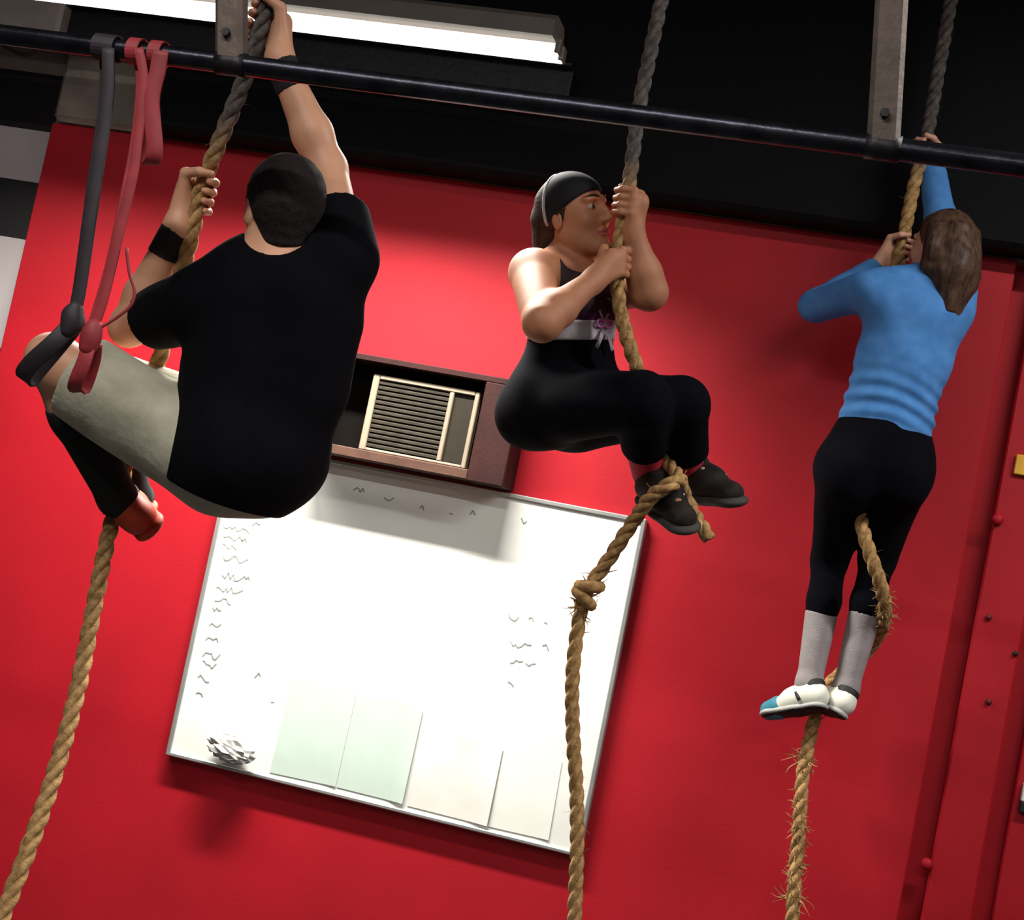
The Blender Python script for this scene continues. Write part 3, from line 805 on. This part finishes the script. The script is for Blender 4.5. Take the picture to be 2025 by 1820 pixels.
# ---- man in black ---------------------------------------------------------
pers1 = thing('person', 'man in black t-shirt and grey shorts climbing the left rope', 'person', P(488, 1020, 3.42))
spn = nrm(P(555, 560, 3.40)-P(488, 915, 3.42))
bk = nrm(-fwd+spn*(fwd@spn))
def man_torso(Fd, e=0):
    Fd.cone(P(545, 625, 3.40), P(528, 730, 3.40), .185+e, .172+e, .05, (fwd, 1.75))
    Fd.cone(P(515, 760, 3.40), P(494, 885, 3.42), .156+e, .148+e, .06, (fwd, 1.5))
    Fd.cone(P(425, 600, 3.40), P(640, 545, 3.40), .066+e, .072+e, .05)
    Fd.ell(P(486, 912, 3.42), (RT, UP, fwd), (.148+e, .078+e, .125+e), .05)
    for s in (-1, 1):
        Fd.cone(P(538+s*75, 600, 3.36), P(530+s*60, 690, 3.355), .055+e, .05+e, .05)
Ls, Le, Lw = P(384, 608, 3.40), P(254, 648, 3.62), P(352, 448, 3.575)
Rs, Re, Rw = P(678, 512, 3.40), P(648, 335, 3.53), P(553, 116, 3.53)
Lc, Rc = P(396, 384, DM+.02), P(519, 42, DM)
Lh, Rh = P(430, 916, 3.38), P(536, 915, 3.47)
Lk, Rk = P(104, 712, 3.42), P(200, 765, 3.66)
La, Ra = P(232, 985, 3.57), P(262, 985, 3.72)
hc1 = P(561, 419, 3.41)
B1 = Field(); man_torso(B1)
B1.cone(P(552, 560, 3.40), P(560, 470, 3.41), .068, .063, .03)
B1.cone(P(470, 588, 3.39), P(552, 560, 3.40), .05, .055, .04).cone(P(640, 555, 3.39), P(556, 555, 3.40), .05, .055, .04)
q1, A1, f1, r1, u1 = head(B1, hc1, fwd*.9-RT*.42+ZAX*.12, UP*.98+RT*.08, 1.06)
for s_, e_, w_ in ((Ls, Le, Lw), (Rs, Re, Rw)):
    B1.cone(s_, e_, .058, .045, .03)
    md = e_*.68+w_*.32
    B1.cone(e_, md, .043, .046, .02).cone(md, w_, .046, .030, .02)
hand(B1, Lw, Lc, P(430, 285, DM)-P(375, 480, DM+.03), .019, -1, 1.06)
hand(B1, Rw, Rc, P(530, 0, DM)-P(478, 170, DM), .019, 1, 1.06)
for h_, k_, a_ in ((Lh, Lk, La), (Rh, Rk, Ra)):
    B1.cone(h_, k_, .088, .060, .04)
    md = k_*.68+a_*.32; off = nrm(np.cross(k_-h_, RT)); 
    B1.cone(k_, md, .056, .057, .02).cone(md, a_, .057, .036, .02)
    B1.cone(a_, a_+(fwd*.10-UP*.04), .036, .028, .02)
sdf_obj('body', B1, M_skin1, pers1, .0045)
T1 = Field(); man_torso(T1)
def slv(Fd, s_, e_, t, r0, r1): Fd.cone(s_, s_+(e_-s_)*t, r0, r1, .035, None, 1)
slv(T1, Ls, Le, .55, .066, .060); slv(T1, Rs, Re, .42, .070, .066)
T1.ell(P(532, 900, 3.42), (RT, UP, fwd), (.090, .095, .13), .08)
T1.ell(P(440, 905, 3.37), (RT, UP, fwd), (.094, .14, .135), .09)
T1.cone(P(470, 592, 3.39), P(552, 578, 3.40), .05, .05, .04).cone(P(640, 565, 3.39), P(556, 575, 3.40), .05, .05, .04)
nd = nrm(P(560, 480, 3.41)-P(545, 600, 3.40))
sdf_obj('t_shirt', T1, M_tee, pers1, .006, .014, [(P(478, 996, 3.42), nrm(-spn-RT*.22))], folds(.0035, 26, 3),
        lambda D, x, y, z: smax(D, -(np.sqrt((x-P(553, 487, 3.385)[0])**2+(y-P(553, 487, 3.385)[1])**2+(z-P(553, 487, 3.385)[2])**2)-.078).astype(np.float32), .014))
S1 = Field()
S1.ell(P(484, 920, 3.42), (RT, UP, fwd), (.148, .096, .13), .05)
for h_, k_, t in ((Lh, Lk, .80), (Rh, Rk, .85)):
    S1.cone(h_, h_+(k_-h_)*t, .100, .090, .05, None, 1)
sdf_obj('shorts', S1, M_shorts, pers1, .006, .012, [], folds(.004, 30, 5))
for k_, a_, nm in ((Lk, La, 'sock'), (Rk, Ra, 'sock')):
    s0 = k_+(a_-k_)*.30; md = k_*.62+a_*.38
    S = Field().cone(s0, md, .058, .059, .02, None, 2).cone(md, a_, .059, .040, .02).cone(a_, a_+fwd*.06, .040, .036, .02)
    sdf_obj(nm, S, M_sock1, pers1, .005, .004)
hp = P(312, 1058, 3.575)
shoe(pers1, hp, hp+nrm(fwd*.80-RT*.45+UP*.22)*.3, nrm(La-hp), .28, (M_orange, M_orange), 1.05)
hp = P(300, 1030, 3.74)
shoe(pers1, hp, hp+nrm(fwd*.75-RT*.5+UP*.25)*.3, nrm(Ra-hp), .28, (M_orange, M_orange), 1.05)
for e_, w_ in ((Le, Lw), (Re, Rw)):
    dd = nrm(w_-e_); sdf_obj('wristband', Field().cone(w_-dd*.080, w_-dd*.006, .0395, .0365, .001, None, 3), M_wrist, pers1, .004)
Hh = Field().ell(q1(0, -.012, .030), A1, np.array((.076, .096, .086))*1.06, .03).cone(q1(0, -.045, -.01), q1(0, -.045, -.06), .055, .045, .03)
sdf_obj('hair', Hh, M_hair1, pers1, .004, .008, [(q1(0, .045, .03), nrm(f1*.85-u1*.45)), (q1(0, -.05, -.082), nrm(-u1-f1*.15))], folds(.001, 160, 9))
eyes(q1, A1, pers1, 1.06, f1)

# ---- woman in black leggings -----------------------------------------------
pers2 = thing('person', 'woman in black leggings with headband and red socks climbing the middle rope', 'person', P(1130, 1090, 4.25))
F2 = nrm(RT-fwd); X2 = nrm(-RT-fwd)
def w2_torso(Fd, e=0):
    Fd.cone(P(1128, 575, 4.25), P(1130, 640, 4.26), .122+e, .115+e, .05, (F2, 1.3))
    Fd.cone(P(1130, 650, 4.26), P(1124, 740, 4.29), .112+e, .135+e, .05, (F2, 1.22))
    Fd.cone(P(1075, 540, 4.17), P(1192, 555, 4.34), .055+e, .055+e, .05)
    for s in (-1, 1):
        Fd.ell(P(1130, 590, 4.25)+F2*.085+X2*s*.062, (X2, F2, UP), (.058+e, .05+e, .058+e), .035)
def w2_hips(Fd, e=0):
    Fd.ell(P(1114, 785, 4.31), (X2, F2, UP), (.160+e, .125+e, .13+e), .05)
    for s in (-1, 1): Fd.ell(P(1106, 820, 4.32)+X2*s*.07-F2*.045, (X2, F2, UP), (.09+e, .10+e, .095+e), .05)
Rs, Re, Rw = P(1054, 540, 4.13), P(1072, 638, 3.91), P(1176, 552, 4.04)
Ls, Le, Lw = P(1214, 558, 4.36), P(1284, 578, 4.14), P(1250, 455, 4.10)
Rc, Lc = P(1219, 520, D2), P(1237, 402, D2)
Rh, Lh = P(1092, 805, 4.24), P(1158, 815, 4.38)
Rk, Lk = P(1268, 792, 3.96), P(1346, 800, 4.07)
Ra, La = P(1280, 935, 4.20), P(1360, 948, 4.30)
hc2 = P(1136, 428, 4.21)
B2 = Field(); w2_torso(B2); w2_hips(B2)
B2.cone(P(1122, 530, 4.26), P(1130, 460, 4.23), .050, .047, .03)
B2.cone(P(1080, 530, 4.18), P(1120, 512, 4.25), .035, .045, .04).cone(P(1175, 540, 4.33), P(1124, 512, 4.26), .035, .045, .04)
q2, A2, f2, r2, u2 = head(B2, hc2, RT*.78-fwd*.55+UP*.10, UP*.97-RT*.18, .98, True)
for s_, e_, w_ in ((Rs, Re, Rw), (Ls, Le, Lw)):
    B2.cone(s_, e_, .064, .050, .03)
    md = e_*.7+w_*.3
    B2.cone(e_, md, .047, .047, .02).cone(md, w_, .047, .028, .02)
B2.ell(Rs, (RT, UP, fwd), (.056, .056, .056), .03)
hand(B2, Rw, Rc, P(1234, 420, D2)-P(1220, 560, D2), .0195, 1, .95)
hand(B2, Lw, Lc, P(1246, 350, D2)-P(1222, 500, D2), .0195, -1, .95)
for h_, k_, a_ in ((Rh, Rk, Ra), (Lh, Lk, La)):
    B2.cone(h_, k_, .098, .066, .04)
    md = k_*.68+a_*.32; B2.cone(k_, md, .056, .052, .02).cone(md, a_, .052, .034, .02)
toeR, toeL = P(1384, 1076, 3.99), P(1466, 1004, 4.12)
heelR, heelL = P(1275, 988, 4.24), P(1350, 985, 4.33)
for a_, h_, t_2 in ((Ra, heelR, toeR), (La, heelL, toeL)): B2.cone(a_, h_+(t_2-h_)*.55+nrm(a_-h_)*.055, .034, .026, .02)
sdf_obj('body', B2, [M_skin2, M_lip], pers2, .0045, classify=lipclass(q2))
T2 = Field(); w2_torso(T2)
T2.cone(P(1085, 540, 4.175), P(1090, 575, 4.20), .03, .03, .03).cone(P(1178, 545, 4.33), P(1175, 580, 4.31), .03, .03, .03)
# tank top: open neck and arm holes
def tank_ext(D, x, y, z):
    def ball(c, r): return np.sqrt((x-c[0])**2+(y-c[1])**2+(z-c[2])**2)-r
    cut = np.minimum(ball(P(1128, 500, 4.25)+F2*.07, .105), np.minimum(ball(Rs+UP*.03-RT*.01, .082), ball(Ls+UP*.03, .085)))
    return smax(D, -cut.astype(np.float32), .010)
lowp = P(1128, 668, 4.27); sp2 = nrm(P(1122, 530, 4.26)-P(1120, 760, 4.29))
tk = sdf_obj('tank_top', T2, [M_tank, M_purple], pers2, .005, .006, [(lowp, -sp2)], folds(.0015, 40, 4), tank_ext,
             classify=lambda c: (((c-P(1128, 618, 4.26))@sp2) < 0).astype(int))
Wb = Field(); w2_torso(Wb)
sdf_obj('waistband', Wb, M_band, pers2, .005, .011, [(P(1128, 672, 4.27), -sp2), (P(1128, 632, 4.27), sp2)])
L2 = Field(); w2_hips(L2)
L2.cone(P(1130, 650, 4.265), P(1124, 740, 4.29), .119, .140, .05, (F2, 1.22))
for h_, k_, a_ in ((Rh, Rk, Ra), (Lh, Lk, La)):
    L2.cone(h_, k_, .100, .070, .04); L2.cone(k_, k_+(a_-k_)*.60, .066, .058, .02, None, 1)
sdf_obj('leggings', L2, M_legg, pers2, .0055, .008, [(P(1128, 660, 4.27), sp2)], folds(.0015, 35, 6))
# bow on the waistband
fr = P(1175, 655, 4.27)
fr = P(1130, 650, 4.265)+F2*.112
for dx, dz, m_ in ((-.032, -.062, M_greyrib), (.034, -.066, M_greyrib)):
    p, _ = resample(catmull([fr+F2*.008-UP*.012, fr+F2*.014+X2*-dx*.5+UP*dz*.5, fr+F2*.012+X2*-dx+UP*dz], 5), .006)
    v, f = sweep(p, rrect(.014, .003, .3), hint=X2); mesh_obj('ribbon', v, f, m_, pers2, True)
for s in (-1, 1):
    a = np.linspace(0, 2*math.pi, 20, endpoint=False)
    ring = fr+F2*.012+X2*(s*.016+.016*np.cos(a))[:, None]*1.0+UP*(.010*np.sin(a)+.006)[:, None]
    v, f = sweep(ring, circ(.0035, 6), closed=True); mesh_obj('bow_loop', v, f, M_pink, pers2, True)
for s in (-1, 1):
    p, _ = resample(catmull([fr+F2*.010+UP*.01, fr+F2*.012+X2*s*.02+UP*.04, fr+F2*.01+X2*s*.030+UP*.065], 5), .006)
    v, f = sweep(p, rrect(.008, .003, .3), hint=X2); mesh_obj('print_stroke', v, f, M_greyrib, pers2, True)
for k_, a_ in ((Rk, Ra), (Lk, La)):
    s0 = k_+(a_-k_)*.5
    sdf_obj('sock', Field().cone(s0, a_, .054, .040, .02), M_rsock, pers2, .005, .003)
for hl, te, an in ((heelR, toeR, Ra), (heelL, toeL, La)):
    so, q, u, r, f_ = shoe(pers2, hl, te, nrm(an-hl), .245, (M_bshoe, M_bsole), 1.18, .02)
    for (yy, xx, zz) in ((.26, .032, .072), (.26, -.032, .072), (.50, .018, .080), (.10, 0, .07), (.62, -.02, .064)):
        o = sdf_obj('patch', Field().ell(q(yy, zz, xx), (f_, u, r), (.014, .009, .010), .001), M_light, so, .003)
# hair pulled back under the headband
Hh = Field().ell(q2(0, -.014, .032), A2, np.array((.078, .096, .086))*.98, .03)
Hh.cone(q2(.0, -.085, .0), q2(0, -.098, -.07), .045, .035, .03).cone(q2(0, -.095, -.06), q2(.0, -.085, -.14), .034, .018, .03)
sdf_obj('hair', Hh, M_hair2, pers2, .004, .007, [(q2(0, .032, .05), nrm(f2*.9-u2*.36))], folds(.0015, 110, 2))
Hb = Field().ell(q2(0, -.012, .030), A2, np.array((.077, .097, .087))*.98, .03)
cA = (q2(0, .085, .060), nrm(f2*.5-u2*.86)); nB = nrm(-f2+u2*.12); cB = q2(0, -.035, .10)
sdf_obj('headband', Hb, M_hband, pers2, .004, .0115, [cA, (cB, nB)])
sdf_obj('headband_edge', Hb, M_hedge, pers2, .004, .0135, [cA, (cB+nB*.009, nB), (cB-nB*.004, -nB)])
eyes(q2, A2, pers2, .98, f2)
for s in (-1, 1):
    p, _ = resample(catmull([q2(s*.014, .096, .036), q2(s*.034, .090, .042), q2(s*.052, .074, .036)], 5), .004)
    v, f = sweep(p, circ(.0032, 6)); mesh_obj('eyebrow', v, f, M_hair2, pers2, True)
dd = nrm(Lw-Le)
sdf_obj('bracelet', Field().cone(Lw-dd*.02, Lw-dd*.008, .031, .030, .001, None, 3), M_bracelet, pers2, .003)

# ---- woman in blue ----------------------------------------------------------
pers3 = thing('person', 'woman in sky blue long-sleeved top and grey socks climbing the right rope', 'person', P(1610, 1440, 4.68))
D3 = 4.60
def w3_torso(Fd, e=0):
    Fd.cone(P(1812, 640, D3), P(1795, 690, D3), .132+e, .128+e, .05, (fwd, 1.4))
    Fd.cone(P(1780, 730, D3), P(1745, 860, D3), .122+e, .135+e, .06, (fwd, 1.35))
    Fd.cone(P(1745, 575, D3), P(1885, 575, D3+.02), .058+e, .058+e, .05)
    Fd.cone(P(1765, 610, D3), P(1868, 615, D3+.01), .075+e, .075+e, .05)
def w3_hips(Fd, e=0):
    Fd.ell(P(1733, 910, D3), (RT, UP, fwd), (.168+e, .12+e, .125+e), .05)
    for s in (-1, 1): Fd.ell(P(1728+s*48, 945, D3-.035), (RT, UP, fwd), (.088+e, .095+e, .088+e), .04)
Ls, Le, Lw = P(1716, 574, D3), P(1612, 606, 4.78), P(1728, 536, 4.87)
Rs, Re, Rw = P(1890, 566, D3+.03), P(1862, 438, 4.80), P(1842, 335, 4.86)
Lc, Rc = P(1783, 495, 4.84), P(1824, 300, 4.84)
Lh, Rh = P(1676, 935, D3), P(1778, 940, D3+.01)
Lk, Rk = P(1641, 1108, 4.76), P(1736, 1104, 4.74)
La, Ra = P(1600, 1352, 4.68), P(1673, 1362, 4.68)
hc3 = P(1862, 492, 4.63)
B3 = Field(); w3_torso(B3); w3_hips(B3)
B3.cone(P(1830, 575, D3), P(1855, 520, 4.63), .050, .046, .03)
q3, A3, f3, r3, u3 = head(B3, hc3, fwd*.88-RT*.46+UP*.1, UP*.97+RT*.15, .96, True)
for s_, e_, w_ in ((Ls, Le, Lw), (Rs, Re, Rw)):
    B3.cone(s_, e_, .046, .038, .03); md = e_*.7+w_*.3
    B3.cone(e_, md, .036, .036, .02).cone(md, w_, .036, .025, .02)
hand(B3, Lw, Lc, P(1806, 375, 4.84)-P(1760, 620, 4.84), .021, -1, .93)
hand(B3, Rw, Rc, P(1832, 275, 4.84)-P(1806, 375, 4.84), .021, 1, .93)
for h_, k_, a_ in ((Lh, Lk, La), (Rh, Rk, Ra)):
    B3.cone(h_, k_, .086, .050, .04); md = k_*.66+a_*.34
    B3.cone(k_, md-fwd*.012, .045, .045, .02).cone(md-fwd*.012, a_, .047, .033, .02)
sdf_hl = P(1634, 1402, 4.60); sdf_hr = P(1664, 1418, 4.60)
toe3L = P(1535, 1418, 4.72); toe3R = P(1600, 1398, 4.80)
for a_, h_, t_2 in ((La, sdf_hl, toe3L), (Ra, sdf_hr, toe3R)): B3.cone(a_, h_*.5+t_2*.5+ZAX*.02, .033, .026, .02)
sdf_obj('body', B3, [M_skin3, M_lip], pers3, .0045, classify=lipclass(q3))
T3 = Field(); w3_torso(T3)
T3.cone(P(1775, 570, D3), P(1835, 560, D3), .045, .050, .04).cone(P(1875, 570, D3), P(1840, 560, D3), .045, .050, .04)
for s_, e_, w_ in ((Ls, Le, Lw), (Rs, Re, Rw)):
    T3.cone(s_, e_, .050, .042, .03).cone(e_, w_, .041, .031, .02, None, 1)
hem = nrm(P(1812, 640, D3)-P(1745, 860, D3)); hemn = nrm(-hem+RT*.10)
def fold3(x, y, z):
    a = folds(.0030, 34, 12)(x, y, z)
    t = (x-P(1760, 800, D3)[0])*hem[0]+(y-P(1760, 800, D3)[1])*hem[1]+(z-P(1760, 800, D3)[2])*hem[2]
    sx = x*RT[0]+y*RT[1]+z*RT[2]
    return a+.0045*np.sin(t*130+3*np.sin(sx*14))*np.exp(-(t/.08)**2)
nc = P(1848, 535, 4.61)
sdf_obj('long_sleeved_top', T3, M_blue, pers3, .005, .010, [(P(1742, 850, D3), hemn)], fold3,
        lambda D, x, y, z: smax(D, -(np.sqrt((x-nc[0])**2+(y-nc[1])**2+(z-nc[2])**2)-.062).astype(np.float32), .012))
L3 = Field(); w3_hips(L3)
L3.cone(P(1762, 800, D3), P(1745, 860, D3), .118, .133, .05, (fwd, 1.35))
for h_, k_, a_ in ((Lh, Lk, La), (Rh, Rk, Ra)):
    L3.cone(h_, k_, .088, .052, .04); md = k_*.66+a_*.34-fwd*.012
    L3.cone(k_, md, .046, .045, .02).cone(md, k_*.5+a_*.5-fwd*.006, .045, .042, .02, None, 1)
sdf_obj('leggings', L3, M_legg, pers3, .0055, .006, [(P(1762, 815, D3), hem)], folds(.0012, 40, 8))
for k_, a_ in ((Lk, La), (Rk, Ra)):
    s0 = k_*.56+a_*.44-fwd*.008
    sdf_obj('sock', Field().cone(s0, a_, .046, .034, .02, None, 2).cone(a_, a_+fwd*.04-UP*.01, .036, .034, .02), M_gsock, pers3, .005, .004)
for hl, te, an in ((sdf_hl, toe3L, La), (sdf_hr, toe3R, Ra)):
    so, q, u, r, f_ = shoe(pers3, hl, te, nrm(an-hl), .235, (M_wshoe, (M_wsole, M_blk)), .92, 0)
    def add(nm, fld, m_):
        sdf_obj(nm, fld, m_, so, .003)
    add('toe_cap', Field().cone(q(.74, .030), q(.88, .026), .037, .031, .02), M_teal)
    add('collar', Field().cone(q(.18, .070), q(.205, .094), .0375, .037, .01, None, 3), M_blk)
    for s in (-1, 1):
        p = np.array([q(.42, .080, s*.030), q(.35, .055, s*.043), q(.30, .030, s*.045)]); pp, _ = resample(catmull(p, 5), .006)
        v, f = sweep(pp, rrect(.012, .008, .3), hint=f_); mesh_obj('stripe', v, f, M_blk, so, True)
eyes(q3, A3, pers3, .96, f3)
# long loose hair
Hh = Field().ell(q3(0, -.014, .032), A3, np.array((.079, .098, .088))*.96, .03)
rr = np.random.default_rng(5)
dn = -ZAX*.9-fwd*.12-RT*.0
for i in range(44):
    a = math.radians(rr.uniform(-165, -12)); 
    st = q3(.068*math.cos(a), .080*math.sin(a)-.012, rr.uniform(-.01, .05))
    L = rr.uniform(.14, .235)*(1.05 if -115 < math.degrees(a) < -60 else .85)
    md = st+dn*L*.55+(st-q3(0, 0, 0))*.18-fwd*.005; en = st+dn*L+(q3(0, -.07, 0)-st)*.35-UP*.01
    Hh.cone(st, md, .022, .020, .012).cone(md, en, .020, .006, .012)
sdf_obj('hair', Hh, M_hair2 if False else mat('long_brown_hair', srgb(40, 27, 24), .5, c2=srgb(92, 68, 52), scale=70, bump=.2, bscale=160, spec=.2, stretch=(1, 1, .12)), pers3, .004, .006,
        [(q3(0, .030, .045), nrm(f3*.92-u3*.30))], folds(.0025, 120, 21, (1, 1, .25)))
